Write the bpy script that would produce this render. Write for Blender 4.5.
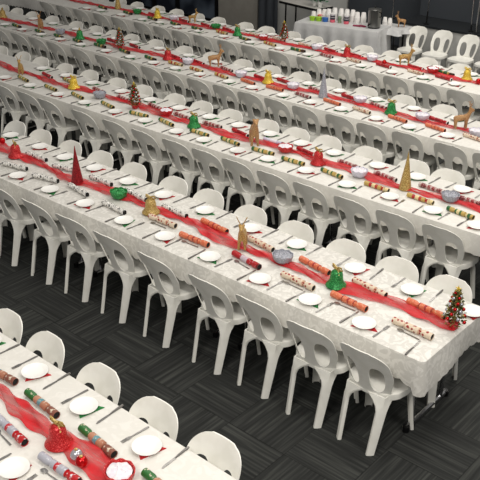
import bpy, bmesh, math, random
from mathutils import Vector, Matrix, Euler
from math import pi, sin, cos, radians

for _o in list(bpy.data.objects): bpy.data.objects.remove(_o)
SC = bpy.context.scene
COL = SC.collection
random.seed(7)

# ------------------------------------------------------------------ camera
cam_d = bpy.data.cameras.new('camera'); cam = bpy.data.objects.new('camera', cam_d); COL.objects.link(cam)
cam_d.sensor_fit = 'HORIZONTAL'; cam_d.sensor_width = 36.0; cam_d.lens = 36.0*832.25/480.0
cam_d.clip_start = 0.05; cam_d.clip_end = 200
YAW, PITCH, ROLL = -0.71543, 0.46243, 0.00817
fw = Vector((sin(YAW)*cos(PITCH), cos(YAW)*cos(PITCH), -sin(PITCH)))
rt = Vector((cos(YAW), -sin(YAW), 0)); up = rt.cross(fw)
R_ = rt*cos(ROLL) + up*sin(ROLL); U_ = -rt*sin(ROLL) + up*cos(ROLL)
cam.matrix_world = Matrix.Translation((0, 0, 3.808)) @ Matrix((R_, U_, -fw)).transposed().to_4x4()
SC.camera = cam

# ------------------------------------------------------------------ light
W = bpy.data.worlds.new('room_light'); SC.world = W; W.use_nodes = True
W.node_tree.nodes['Background'].inputs[0].default_value = (1.0, 0.97, 0.93, 1)
W.node_tree.nodes['Background'].inputs[1].default_value = 0.28
SC.view_settings.view_transform = 'Standard'; SC.view_settings.look = 'None'
SC.view_settings.exposure = 0.14; SC.view_settings.gamma = 1.0; SC.view_settings.use_curve_mapping = False
def ceiling_or_fill_lamp(x, y, z, watts, size=1.6, color=(1.0, 0.955, 0.88)):
    d = bpy.data.lights.new('ceiling_or_fill_light', 'AREA'); d.shape = 'SQUARE'; d.size = size
    d.energy = watts; d.color = color
    o = bpy.data.objects.new('ceiling_or_fill_light', d); COL.objects.link(o); o.location = (x, y, z)
    return o
for lx, ly, lw in [(-2.2, 2.6, 50), (-2.2, 6.6, 80), (-6.0, 6.6, 50), (-4.0, 10.8, 110), (-7.6, 10.8, 40), (-5.6, 3.0, 35), (-5.6, 12.6, 50), (-1.0, -1.0, 190), (1.5, 3.5, 120)]:  # the lamp behind the camera is an added fill for near-side chair faces
    ceiling_or_fill_lamp(lx, ly, 5.2, lw)

# ------------------------------------------------------------------ data measured on the tables (metres)
PLATES = {'Bn': [(-7.07, 4.25), (-6.525, 4.228), (-6.017, 4.223), (-5.526, 4.235), (-4.998, 4.229), (-4.513, 4.248), (-3.988, 4.23), (-3.466, 4.221), (-3.001, 4.225), (-2.535, 4.219)], 'Bf': [(-7.555, 4.869), (-7.031, 4.864), (-6.586, 4.831), (-6.131, 4.852), (-5.626, 4.84), (-5.143, 4.841), (-4.624, 4.847), (-4.084, 4.84), (-3.612, 4.863), (-3.029, 4.837), (-2.529, 4.841), (-2.057, 4.859)], 'Cn': [(-9.559, 6.176), (-8.999, 6.14), (-8.414, 6.162), (-7.897, 6.179), (-7.357, 6.19), (-6.85, 6.2), (-6.314, 6.169), (-5.899, 6.15), (-5.412, 6.136), (-5.018, 6.2), (-4.539, 6.208), (-4.033, 6.184), (-3.576, 6.213), (-3.124, 6.203), (-2.688, 6.18)], 'Cf': [(-9.567, 6.795), (-9.041, 6.789), (-8.501, 6.758), (-7.93, 6.757), (-7.396, 6.751), (-6.894, 6.746), (-6.395, 6.739), (-5.945, 6.739), (-5.49, 6.808), (-5.051, 6.795), (-4.62, 6.797), (-4.085, 6.766), (-3.636, 6.799), (-3.161, 6.811)], 'Dn': [(-12.343, 8.099), (-11.81, 8.071), (-11.284, 8.061), (-10.799, 8.035), (-10.282, 8.016), (-9.699, 8.039), (-9.148, 8.043), (-8.666, 8.037), (-8.218, 8.044), (-7.759, 8.008), (-7.222, 8.022), (-6.812, 8.062), (-6.306, 8.042), (-5.875, 8.053), (-5.434, 8.085), (-4.923, 8.063), (-4.478, 8.056), (-4.011, 8.091)], 'Df': [(-12.373, 8.7), (-11.813, 8.7), (-11.178, 8.7), (-10.653, 8.7), (-10.196, 8.7), (-9.772, 8.7), (-9.214, 8.7), (-8.593, 8.7), (-8.019, 8.7), (-7.418, 8.7), (-6.906, 8.7), (-6.387, 8.7), (-5.892, 8.7), (-5.33, 8.7), (-4.794, 8.7), (-4.213, 8.7)], 'En': [(-12.434, 9.898), (-12.079, 9.979), (-11.516, 9.981), (-10.951, 9.961), (-10.08, 9.952), (-9.607, 9.98), (-9.037, 9.966), (-8.462, 9.938), (-7.872, 9.953), (-7.337, 9.902), (-6.832, 9.931), (-6.39, 9.919), (-5.88, 9.94), (-5.421, 9.997), (-4.945, 10.005), (-10.55, 10.0)], 'Af': [(-4.25, 2.385), (-3.75, 2.383), (-3.251, 2.363), (-2.72, 2.367)], 'An': [(-3.116, 1.782), (-2.62, 1.79)], 'Ef': [(-11.708, 10.6), (-11.142, 10.6), (-10.676, 10.6), (-10.149, 10.6), (-9.658, 10.6), (-9.03, 10.6), (-8.561, 10.6), (-8.02, 10.6), (-7.564, 10.6), (-7.101, 10.6), (-6.635, 10.6), (-6.135, 10.6), (-5.544, 10.6), (-5.009, 10.6)]}
CHAIRS = {'Af': [-4.511, -4.072, -3.533, -3.029, -2.554], 'Bf': [-7.893, -7.437, -6.923, -6.438, -5.948, -5.402, -4.891, -4.374, -3.869, -3.357, -2.888, -2.445], 'Cf': [-10.928, -10.393, -9.948, -9.411, -8.883, -8.313, -7.815, -7.246, -6.79, -6.306, -5.755, -5.325, -4.914, -4.41, -3.854, -3.471], 'Df': [-13.596, -13.164, -12.693, -12.133, -11.498, -10.973, -10.516, -10.092, -9.534, -8.913, -8.339, -7.738, -7.226, -6.707, -6.212, -5.65, -5.114, -4.533], 'Ef': [-13.02, -12.52, -12.028, -11.462, -10.996, -10.469, -9.978, -9.35, -8.881, -8.34, -7.884, -7.421, -6.955, -6.455, -5.864, -5.329], 'Bn': [-7.4, -6.9, -6.4, -5.86, -5.38, -4.86, -4.31, -3.75, -3.28, -2.8, -2.35], 'Cn': [-9.75, -9.22, -8.71, -8.25, -7.6, -7.05, -6.55, -6.07, -5.63, -5.2, -4.72, -4.27, -3.79, -3.34, -2.88], 'Dn': [-13.1, -12.55, -12.04, -11.5, -11.05, -10.6, -10.0, -9.42, -8.92, -8.45, -8.03, -7.54, -7.08, -6.64, -6.2, -5.75, -5.27, -4.82, -4.36, -3.82, -3.36], 'En': [-13.3, -12.8, -12.3, -11.75, -11.25, -10.66, -10.18, -9.74, -9.25, -8.73, -8.23, -7.69, -7.15, -6.62, -6.12, -5.66, -5.19, -4.7]}
CRACKERS = {'Bn': [(-6.735, 4.343, 0.2, 'bw'), (-6.257, 4.353, 0.2, 'bw'), (-5.799, 4.383, -0.143, 'bw'), (-5.252, 4.338, -0.079, 'bw'), (-4.729, 4.43, 0.018, 'cream'), (-4.281, 4.356, 0.007, 'orange'), (-3.73, 4.37, -0.156, 'redsilver'), (-3.226, 4.373, -0.064, 'cream'), (-2.773, 4.383, -0.066, 'orange'), (-2.247, 4.372, -0.046, 'cream')], 'Bf': [(-6.793, 4.647, 0.017, 'bw'), (-6.32, 4.64, 0.2, 'bw'), (-5.818, 4.669, -0.018, 'bw'), (-5.313, 4.656, -0.11, 'bw'), (-4.799, 4.646, -0.068, 'bw'), (-4.332, 4.655, -0.09, 'orange'), (-3.835, 4.661, -0.137, 'cream'), (-3.276, 4.651, -0.151, 'orange'), (-2.773, 4.649, -0.137, 'cream'), (-2.309, 4.661, -0.08, 'orange')], 'Af': [(-3.889, 2.218, 0.082, 'kraft'), (-3.446, 2.209, -0.073, 'kraft'), (-2.948, 2.21, -0.092, 'kraft'), (-2.418, 2.2, -0.087, 'kraft')], 'An': [(-3.386, 1.950, -0.092, 'silverred'), (-2.926, 1.935, 0.024, 'silverred')], 'Cn': [(-9.316, 6.295, -0.2, 'goldgreen'), (-8.698, 6.274, -0.146, 'goldgreen'), (-8.174, 6.287, -0.2, 'goldgreen'), (-7.603, 6.289, -0.2, 'goldgreen'), (-7.058, 6.298, 0.096, 'goldgreen'), (-6.612, 6.308, -0.2, 'goldgreen'), (-6.082, 6.301, -0.042, 'goldgreen'), (-5.647, 6.324, -0.119, 'goldgreen'), (-5.19, 6.325, 0.051, 'goldgreen'), (-4.783, 6.314, 0.017, 'goldgreen'), (-4.298, 6.307, -0.148, 'goldgreen'), (-3.784, 6.313, -0.073, 'goldred'), (-3.333, 6.341, -0.053, 'goldred'), (-2.913, 6.308, -0.138, 'goldgreen')], 'Cf': [(-9.209, 6.611, -0.2, 'red'), (-8.798, 6.641, -0.2, 'goldgreen'), (-8.163, 6.625, -0.161, 'redwhite'), (-7.652, 6.595, -0.084, 'redwhite'), (-7.139, 6.633, -0.2, 'redwhite'), (-6.641, 6.595, -0.074, 'redwhite'), (-6.162, 6.598, 0.004, 'redwhite'), (-5.749, 6.607, -0.2, 'red'), (-5.29, 6.628, 0.006, 'lilac'), (-4.846, 6.619, -0.2, 'red'), (-4.313, 6.62, -0.117, 'redwhite'), (-3.867, 6.595, -0.16, 'redwhite'), (-3.381, 6.631, -0.075, 'redwhite'), (-2.969, 6.61, -0.045, 'redwhite')], 'Dn': [(-12.095, 8.16, -0.141, 'green'), (-11.465, 8.16, -0.162, 'green'), (-10.964, 8.16, -0.166, 'green'), (-10.489, 8.16, -0.197, 'green'), (-9.998, 8.195, -0.084, 'green'), (-9.464, 8.218, -0.2, 'green'), (-8.873, 8.194, -0.2, 'green'), (-8.385, 8.22, -0.047, 'goldred'), (-7.942, 8.188, -0.148, 'goldred'), (-7.47, 8.185, -0.197, 'goldred'), (-7.021, 8.214, -0.189, 'orange'), (-6.567, 8.217, -0.023, 'orange'), (-6.109, 8.216, -0.167, 'redwhite'), (-5.669, 8.231, -0.171, 'orange'), (-5.213, 8.2, -0.2, 'cream'), (-4.723, 8.21, -0.195, 'orange'), (-4.234, 8.222, -0.2, 'orange'), (-3.754, 8.204, -0.2, 'cream')], 'Df': [(-10.11, 8.544, -0.147, 'red'), (-9.583, 8.538, -0.2, 'red'), (-8.638, 8.491, -0.2, 'red'), (-8.207, 8.5, -0.2, 'red'), (-7.655, 8.491, -0.2, 'redwhite'), (-7.018, 8.48, -0.2, 'red'), (-6.681, 8.561, -0.2, 'red'), (-6.134, 8.524, -0.2, 'redwhite'), (-5.622, 8.546, -0.2, 'red'), (-5.168, 8.483, -0.2, 'redwhite'), (-4.338, 8.48, -0.2, 'red')], 'En': [(-12.242, 10.159, -0.2, 'green'), (-11.55, 10.159, -0.2, 'green'), (-10.864, 10.117, -0.2, 'green'), (-10.252, 10.075, -0.2, 'green'), (-9.741, 10.072, -0.18, 'green'), (-9.235, 10.134, -0.188, 'goldred'), (-8.668, 10.055, -0.2, 'green'), (-8.161, 10.063, -0.2, 'goldred'), (-7.6, 10.049, -0.058, 'green'), (-7.08, 10.061, -0.2, 'redwhite'), (-6.624, 10.103, -0.2, 'cream'), (-6.141, 10.149, -0.2, 'red'), (-5.626, 10.151, -0.2, 'cream'), (-5.196, 10.159, -0.2, 'red')], 'Ef': [(-11.114, 10.37, -0.2, 'red'), (-10.336, 10.37, -0.2, 'red'), (-9.811, 10.37, -0.2, 'red'), (-9.312, 10.37, -0.2, 'red'), (-8.721, 10.37, -0.2, 'cream'), (-8.24, 10.383, -0.2, 'cream'), (-7.71, 10.37, -0.2, 'cream'), (-7.219, 10.37, -0.2, 'red'), (-6.764, 10.37, -0.2, 'red'), (-5.755, 10.375, -0.2, 'red'), (-5.29, 10.389, -0.2, 'green')]}
CENTRE = {'A': [(-3.103, 2.067, 'bell', 'red'), (-2.928, 2.05, 'bauble', 'silver'), (-2.865, 2.033, 'bauble', 'red'), (-2.64, 2.102, 'bowl', 'red')], 'B': [(-7.408, 4.659, 'bauble', 'red'), (-6.981, 4.528, 'bell', 'red'), (-5.971, 4.509, 'cone', 'red'), (-5.411, 4.536, 'bowl', 'green'), (-4.954, 4.506, 'bell', 'gold'), (-3.912, 4.533, 'deer', 'gold'), (-3.521, 4.561, 'bowl', 'silver'), (-2.989, 4.53, 'bell', 'green'), (-2.059, 4.589, 'tree', '')], 'C': [(-9.543, 6.425, 'deer', 'gold'), (-8.504, 6.495, 'bell', 'yellow'), (-7.936, 6.449, 'bowl', 'silver'), (-7.296, 6.452, 'tree', ''), (-6.828, 6.515, 'bowl', 'red'), (-6.296, 6.437, 'bell', 'green'), (-5.412, 6.442, 'deer', 'gold'), (-5.034, 6.499, 'bowl', 'red'), (-4.572, 6.452, 'bell', 'red'), (-4.076, 6.451, 'bowl', 'lilac'), (-3.578, 6.481, 'cone', 'gold'), (-3.125, 6.514, 'bowl', 'silver')], 'D': [(-12.87, 8.421, 'bell', 'gold'), (-11.632, 8.31, 'deer', 'gold'), (-11.115, 8.31, 'bowl', 'silver'), (-10.622, 8.31, 'bell', 'green'), (-10.099, 8.31, 'bowl', 'green'), (-9.669, 8.31, 'tree', ''), (-8.681, 8.36, 'bell', 'red'), (-8.289, 8.375, 'bowl', 'lilac'), (-7.894, 8.5, 'deer', 'gold'), (-7.281, 8.372, 'bowl', 'lilac'), (-6.824, 8.393, 'bell', 'yellow'), (-6.407, 8.396, 'bowl', 'lilac'), (-5.909, 8.371, 'cone', 'silver'), (-5.421, 8.475, 'bowl', 'lilac'), (-4.913, 8.373, 'bell', 'green'), (-4.514, 8.407, 'bowl', 'lilac'), (-4.022, 8.399, 'deer', 'gold'), (-3.784, 8.318, 'bowl', 'lilac')], 'E': [(-12.013, 10.331, 'cone', 'gold'), (-11.415, 10.268, 'bowl', 'green'), (-10.901, 10.274, 'bell', 'yellow'), (-10.54, 10.324, 'bowl', 'lilac'), (-10.155, 10.389, 'deer', 'gold'), (-9.545, 10.327, 'bowl', 'green'), (-8.964, 10.211, 'bell', 'green'), (-8.457, 10.25, 'bowl', 'red'), (-8.146, 10.389, 'tree', ''), (-7.431, 10.304, 'bowl', 'lilac'), (-6.866, 10.285, 'bell', 'red'), (-6.446, 10.315, 'bowl', 'lilac'), (-6.194, 10.24, 'bauble', 'red'), (-5.954, 10.387, 'deer', 'gold'), (-5.463, 10.33, 'bowl', 'red'), (-4.944, 10.326, 'bell', 'yellow'), (-4.738, 10.252, 'bauble', 'red')]}

ROWS = {'A': 2.08, 'B': 4.56, 'C': 6.515, 'D': 8.40, 'E': 10.29}
ROWN = {'A': 'front row', 'B': 'second row', 'C': 'third row', 'D': 'fourth row', 'E': 'back row'}
TZ = 0.745

# ------------------------------------------------------------------ materials
MATS = {}
def lin(c): return tuple((x/12.92 if x <= .04045 else ((x+.055)/1.055)**2.4) for x in c)
def mat(name, rgb, rough=.5, metal=0.0, spec=.5, alpha=1.0, trans=0.0, emit=None):
    if name in MATS: return MATS[name]
    m = bpy.data.materials.new(name); m.use_nodes = True
    b = m.node_tree.nodes['Principled BSDF']
    b.inputs['Base Color'].default_value = (*lin(rgb), 1); b.inputs['Roughness'].default_value = rough
    b.inputs['Metallic'].default_value = metal; b.inputs['Specular IOR Level'].default_value = spec
    b.inputs['Alpha'].default_value = alpha; b.inputs['Transmission Weight'].default_value = trans
    MATS[name] = m
    return m
def nt(m): return m.node_tree.nodes, m.node_tree.links, m.node_tree.nodes['Principled BSDF']
def node(ns, t, **kw):
    n = ns.new(t)
    for k, v in kw.items(): setattr(n, k, v)
    return n
def ramp(ns, stops, interp='LINEAR'):
    n = ns.new('ShaderNodeValToRGB'); n.color_ramp.interpolation = interp
    e = n.color_ramp.elements
    while len(e) < len(stops): e.new(0.5)
    for i, (p, c) in enumerate(stops):
        e[i].position = p; e[i].color = (*lin(c), 1)
    return n
def noise_mat(name, c1, c2, scale, rough=.5, metal=0., lo=.4, hi=.6, bump=0., kind='noise', spec=.5):
    m = mat(name, c1, rough, metal, spec); ns, ls, b = nt(m)
    tc = ns.new('ShaderNodeTexCoord')
    if kind == 'noise':
        t = ns.new('ShaderNodeTexNoise'); out = 'Fac'
    else:
        t = ns.new('ShaderNodeTexVoronoi'); out = 'Distance' if kind == 'vor' else 'Color'
    t.inputs['Scale'].default_value = scale
    ls.new(tc.outputs['Object'], t.inputs['Vector'])
    r = ramp(ns, [(lo, c1), (hi, c2)]); ls.new(t.outputs[out], r.inputs[0]); ls.new(r.outputs[0], b.inputs['Base Color'])
    if bump:
        bp = ns.new('ShaderNodeBump'); bp.inputs['Strength'].default_value = bump; bp.inputs['Distance'].default_value = .004
        ls.new(t.outputs[out], bp.inputs['Height']); ls.new(bp.outputs[0], b.inputs['Normal'])
    return m
M_CHAIR = noise_mat('chair_plastic', (.90, .895, .865), (.93, .925, .90), 9, rough=.42, bump=.03)
M_PLATE = mat('plate_plastic', (.94, .935, .92), .3)
M_STEEL = mat('steel', (.62, .61, .60), .28, .9)
M_KNIFE = mat('knife_steel', (.46, .45, .44), .35, .6)
M_BLACKMETAL = mat('black_metal', (.06, .06, .065), .4, .3)
M_CHROME = mat('chrome', (.75, .75, .76), .18, 1.0)
M_NAPR = noise_mat('red_napkin', (.72, .07, .10), (.62, .05, .08), 30, .8)
M_NAPG = noise_mat('green_napkin', (.12, .48, .22), (.09, .40, .18), 30, .8)
M_DARK = mat('hollow_shade', (.05, .045, .045), .9)  # near-black colour stands in for shade inside the cracker tubes

def carpet():
    m = mat('carpet_tiles', (.2, .2, .2), .95, spec=.15); ns, ls, b = nt(m)
    tc = ns.new('ShaderNodeTexCoord'); mp = ns.new('ShaderNodeMapping'); mp.inputs['Location'].default_value = (.15, -.02, 0)
    ls.new(tc.outputs['Object'], mp.inputs[0])
    sp = ns.new('ShaderNodeSeparateXYZ'); ls.new(mp.outputs[0], sp.inputs[0])
    def mth(op, a, b_=None):
        n = ns.new('ShaderNodeMath'); n.operation = op
        for i, v in enumerate((a, b_)):
            if v is None: continue
            if isinstance(v, (int, float)): n.inputs[i].default_value = v
            else: ls.new(v, n.inputs[i])
        return n.outputs[0]
    gx = mth('DIVIDE', sp.outputs[0], .5); gy = mth('DIVIDE', sp.outputs[1], .5)
    fx = mth('FLOOR', gx); fy = mth('FLOOR', gy)
    par = mth('MODULO', mth('ABSOLUTE', mth('ADD', fx, fy)), 2.0)     # 1 -> stripes along y
    # noise stretched along one axis
    def streak(sx, sy, off):
        c = ns.new('ShaderNodeCombineXYZ')
        ls.new(mth('MULTIPLY', sp.outputs[0], sx), c.inputs[0]); ls.new(mth('MULTIPLY', sp.outputs[1], sy), c.inputs[1])
        ls.new(mth('ADD', mth('MULTIPLY', mth('ADD', fx, mth('MULTIPLY', fy, 7.3)), 3.1), off), c.inputs[2])
        n = ns.new('ShaderNodeTexNoise'); n.inputs['Scale'].default_value = 1.0; n.inputs['Detail'].default_value = 3.0
        ls.new(c.outputs[0], n.inputs['Vector']); return n.outputs['Fac']
    sy_ = streak(46, 1.6, 0); sx_ = streak(1.6, 46, 5)
    mx = ns.new('ShaderNodeMix'); mx.data_type = 'FLOAT'
    ls.new(par, mx.inputs[0]); ls.new(sx_, mx.inputs[2]); ls.new(sy_, mx.inputs[3])
    r = ramp(ns, [(.34, (.158, .162, .160)), (.52, (.195, .200, .196)), (.68, (.265, .270, .260))])
    ls.new(mx.outputs[0], r.inputs[0])
    # tile seams
    ex = mth('ABSOLUTE', mth('SUBTRACT', mth('FRACT', gx), .5)); ey = mth('ABSOLUTE', mth('SUBTRACT', mth('FRACT', gy), .5))
    seam = mth('GREATER_THAN', mth('MAXIMUM', ex, ey), .492)
    mc = ns.new('ShaderNodeMix'); mc.data_type = 'RGBA'
    ls.new(mth('MULTIPLY', seam, .5), mc.inputs[0]); ls.new(r.outputs[0], mc.inputs[6]); mc.inputs[7].default_value = (.008, .008, .008, 1)
    ls.new(mc.outputs[2], b.inputs['Base Color'])
    return m

def cloth_mat(name, base, pat, amount, scale=16, lace=False):
    m = mat(name, base, .55, spec=.35); ns, ls, b = nt(m)
    tc = ns.new('ShaderNodeTexCoord')
    n = ns.new('ShaderNodeTexNoise'); n.inputs['Scale'].default_value = scale; n.inputs['Detail'].default_value = 5; n.inputs['Distortion'].default_value = 1.6; ls.new(tc.outputs['Object'], n.inputs['Vector'])
    r = ramp(ns, [(.47, base), (.58, pat)]); ls.new(n.outputs['Fac'], r.inputs[0])
    mx = ns.new('ShaderNodeMix'); mx.data_type = 'RGBA'; mx.inputs[0].default_value = amount
    mx.inputs[6].default_value = (*lin(base), 1); ls.new(r.outputs[0], mx.inputs[7]); ls.new(mx.outputs[2], b.inputs['Base Color'])
    bp = ns.new('ShaderNodeBump'); bp.inputs['Strength'].default_value = .25; bp.inputs['Distance'].default_value = .004
    n2 = ns.new('ShaderNodeTexNoise'); n2.inputs['Scale'].default_value = 7; ls.new(tc.outputs['Object'], n2.inputs['Vector'])
    ls.new(n2.outputs['Fac'], bp.inputs['Height']); ls.new(bp.outputs[0], b.inputs['Normal'])
    return m
def organza():
    m = mat('red_organza', (.80, .10, .14), .6); ns, ls, b = nt(m)
    tc = ns.new('ShaderNodeTexCoord'); n = ns.new('ShaderNodeTexNoise'); n.inputs['Scale'].default_value = 9; n.inputs['Detail'].default_value = 3
    mp = ns.new('ShaderNodeMapping'); mp.inputs['Scale'].default_value = (.45, 2.6, 1); ls.new(tc.outputs['Object'], mp.inputs[0]); ls.new(mp.outputs[0], n.inputs['Vector'])
    mr = ns.new('ShaderNodeMapRange'); mr.inputs['From Min'].default_value = .36; mr.inputs['From Max'].default_value = .62
    mr.inputs['To Min'].default_value = .48; mr.inputs['To Max'].default_value = .92
    ls.new(n.outputs['Fac'], mr.inputs['Value']); ls.new(mr.outputs[0], b.inputs['Alpha'])
    return m
def glitter(name, c1, c2, metal=.3, rough=.35, scale=260):
    m = mat(name, c1, rough, metal); ns, ls, b = nt(m)
    tc = ns.new('ShaderNodeTexCoord'); v = ns.new('ShaderNodeTexVoronoi'); v.inputs['Scale'].default_value = scale
    ls.new(tc.outputs['Object'], v.inputs['Vector'])
    sp = ns.new('ShaderNodeSeparateColor'); ls.new(v.outputs['Color'], sp.inputs[0])
    r = ramp(ns, [(.55, c1), (.95, c2)]); ls.new(sp.outputs[0], r.inputs[0]); ls.new(r.outputs[0], b.inputs['Base Color'])
    bp = ns.new('ShaderNodeBump'); bp.inputs['Strength'].default_value = .8; bp.inputs['Distance'].default_value = .003
    ls.new(sp.outputs[1], bp.inputs['Height']); ls.new(bp.outputs[0], b.inputs['Normal'])
    return m
GL = {'red': glitter('red_glitter', (.72, .05, .08), (.95, .35, .35)), 'green': glitter('green_glitter', (.03, .42, .18), (.35, .80, .45)),
      'gold': glitter('gold_glitter', (.66, .52, .26), (.95, .86, .58)), 'yellow': glitter('yellow_gold_glitter', (.88, .72, .14), (1, .93, .5)),
      'silver': glitter('silver_glitter', (.58, .59, .63), (.82, .82, .86), .1), 'lilac': glitter('pale_lilac_foil', (.82, .81, .87), (.92, .91, .95), 0)}
GL['dark_red'] = glitter('dark_red_glitter', (.48, .03, .07), (.75, .14, .18))
GL['deer'] = glitter('bronze_gold_glitter', (.68, .52, .28), (.90, .76, .48), .25)
GL['wood'] = glitter('tan_glitter', (.68, .50, .32), (.82, .66, .46), .1)
M_TISSUE = noise_mat('white_tissue', (.86, .84, .88), (.95, .93, .94), 40, .7, bump=.4)

def cracker_mat(name, bands, pat=None, patscale=60, lo=.36, hi=.40, vor=False):
    """bands: stops along the length; pat: colour of small printed marks"""
    m = mat('cracker_'+name, (1, 1, 1), .38); ns, ls, b = nt(m)
    tc = ns.new('ShaderNodeTexCoord'); sp = ns.new('ShaderNodeSeparateXYZ'); ls.new(tc.outputs['Object'], sp.inputs[0])
    mr = ns.new('ShaderNodeMapRange'); mr.inputs['From Min'].default_value = -.155; mr.inputs['From Max'].default_value = .155
    ls.new(sp.outputs[0], mr.inputs['Value'])
    r = ramp(ns, bands, 'CONSTANT'); ls.new(mr.outputs[0], r.inputs[0]); out = r.outputs[0]
    if pat:
        v = ns.new('ShaderNodeTexVoronoi' if vor else 'ShaderNodeTexNoise'); v.inputs['Scale'].default_value = patscale
        ls.new(tc.outputs['Object'], v.inputs['Vector'])
        r2 = ramp(ns, [(lo, (1, 1, 1)), (hi, (0, 0, 0))]); ls.new(v.outputs['Distance' if vor else 'Fac'], r2.inputs[0])
        mx = ns.new('ShaderNodeMix'); mx.data_type = 'RGBA'; ls.new(r2.outputs[0], mx.inputs[0])
        ls.new(out, mx.inputs[6]); mx.inputs[7].default_value = (*lin(pat), 1); out = mx.outputs[2]
    ls.new(out, b.inputs['Base Color']); return m
wh, gd, gr, rd, cr_, og, sv = (.90, .89, .87), (.74, .62, .34), (.16, .38, .20), (.66, .07, .10), (.86, .79, .70), (.82, .42, .28), (.66, .66, .70)
CM = {
 'bw': (cracker_mat('bw', [(0, wh)], (.10, .10, .10), 75, .42, .47), 'white cracker with black printed marks'),
 'cream': (cracker_mat('cream', [(0, cr_), (.3, (.80, .66, .56)), (.34, cr_), (.66, (.80, .66, .56)), (.70, cr_)], (.60, .18, .16), 34, .30, .36, True), 'cream cracker with small red motifs'),
 'orange': (cracker_mat('orange', [(0, og), (.32, (.62, .22, .16)), (.35, og), (.47, (.62, .12, .12)), (.53, og), (.65, (.62, .22, .16)), (.68, og)], (.88, .62, .48), 90, .38, .44), 'orange printed cracker'),
 'redsilver': (cracker_mat('redsilver', [(0, rd), (.34, (.78, .72, .76)), (.58, rd), (.95, (.4, .04, .06))], (.80, .60, .64), 60, .3, .4), 'deep red cracker with pale middle'),
 'silverred': (cracker_mat('silverred', [(0, sv), (.42, (.72, .12, .16)), (.50, sv), (.68, (.70, .10, .12))], (.86, .86, .88), 50, .3, .4), 'silver cracker with red end'),
 'kraft': (cracker_mat('kraft', [(0, (.16, .40, .18)), (.28, (.70, .50, .40)), (.44, (.36, .56, .60)), (.54, (.68, .46, .36)), (.70, (.52, .32, .26))], (.86, .80, .72), 45, .32, .42), 'brown printed cracker with green end'),
 'goldgreen': (cracker_mat('goldgreen', [(0, gr), (.12, gd), (.30, gr), (.38, (.86, .80, .60)), (.50, gr), (.56, gd), (.72, (.86, .80, .60)), (.80, gr), (.90, gd)], (.22, .28, .14), 50, .3, .38), 'gold and green striped cracker'),
 'green': (cracker_mat('green', [(0, gr), (.3, gd), (.38, gr), (.62, gd), (.7, (.3, .16, .1))], (.08, .2, .1), 50, .34, .42), 'dark green and gold cracker'),
 'goldred': (cracker_mat('goldred', [(0, gd), (.2, rd), (.30, (.88, .80, .60)), (.46, (.70, .2, .14)), (.56, gd), (.7, rd), (.8, (.88, .80, .60))], (.4, .22, .12), 50, .3, .38), 'gold and red striped cracker'),
 'redwhite': (cracker_mat('redwhite', [(0, (.8, .76, .74)), (.10, (.45, .10, .13)), (.30, (.8, .76, .74)), (.36, (.55, .12, .15)), (.48, (.8, .76, .74)), (.53, (.55, .12, .15)), (.66, (.8, .76, .74)), (.72, (.45, .10, .13)), (.92, (.8, .76, .74))], (.74, .60, .58), 60, .40, .50), 'red and white banded cracker'),
 'red': (cracker_mat('red', [(0, rd), (.34, (.55, .04, .07)), (.62, rd), (.95, wh)], (.80, .40, .42), 60, .32, .40), 'red cracker'),
 'lilac': (cracker_mat('lilac', [(0, (.80, .78, .86)), (.34, (.90, .88, .92)), (.66, (.78, .76, .84)), (.9, (.15, .15, .25))], None), 'pale lilac cracker'),
}

# ------------------------------------------------------------------ mesh helpers
def link_mesh(name, bm, m, parent=None, smooth=True):
    me = bpy.data.meshes.new(name)
    bmesh.ops.recalc_face_normals(bm, faces=bm.faces)
    bm.to_mesh(me); bm.free()
    if smooth:
        for p in me.polygons: p.use_smooth = True
        try: me.set_sharp_from_angle(angle=radians(42))
        except Exception: pass
    for x in (m if isinstance(m, (list, tuple)) else [m]): me.materials.append(x)
    o = bpy.data.objects.new(name, me); COL.objects.link(o)
    if parent: o.parent = parent
    return o
def empty(name, loc=(0, 0, 0), rz=0.):
    o = bpy.data.objects.new(name, None); COL.objects.link(o); o.location = loc; o.rotation_euler = (0, 0, rz)
    o.empty_display_size = .1; return o
def tag(o, label=None, cat=None, group=None, kind=None):
    if label: o['label'] = label
    if cat: o['category'] = cat
    if group: o['group'] = group
    if kind: o['kind'] = kind
    return o
KIDS = {}
def kids(o):
    if o.name not in KIDS: KIDS[o.name] = [c for c in bpy.data.objects if c.parent == o]
    return KIDS[o.name]
def copy_tree(o, parent=None):
    c = o.copy(); COL.objects.link(c)
    if parent: c.parent = parent
    for ch in list(kids(o)): copy_tree(ch, c)
    return c
def place(proto, used, loc, rz=0., scale=1.):
    o = proto if not used[0] else copy_tree(proto)
    used[0] = True
    o.location = loc; o.rotation_euler = (0, 0, rz); o.scale = (scale,)*3
    return o
def box(bm, x0, x1, y0, y1, z0, z1, bevel=0.):
    r = bmesh.ops.create_cube(bm, size=1)
    for v in r['verts']: v.co = Vector(((x0+x1)/2+v.co.x*(x1-x0), (y0+y1)/2+v.co.y*(y1-y0), (z0+z1)/2+v.co.z*(z1-z0)))
    if bevel:
        es = list({e for v in r['verts'] for e in v.link_edges})
        bmesh.ops.bevel(bm, geom=es, offset=bevel, segments=2, affect='EDGES', profile=.6)
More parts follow.
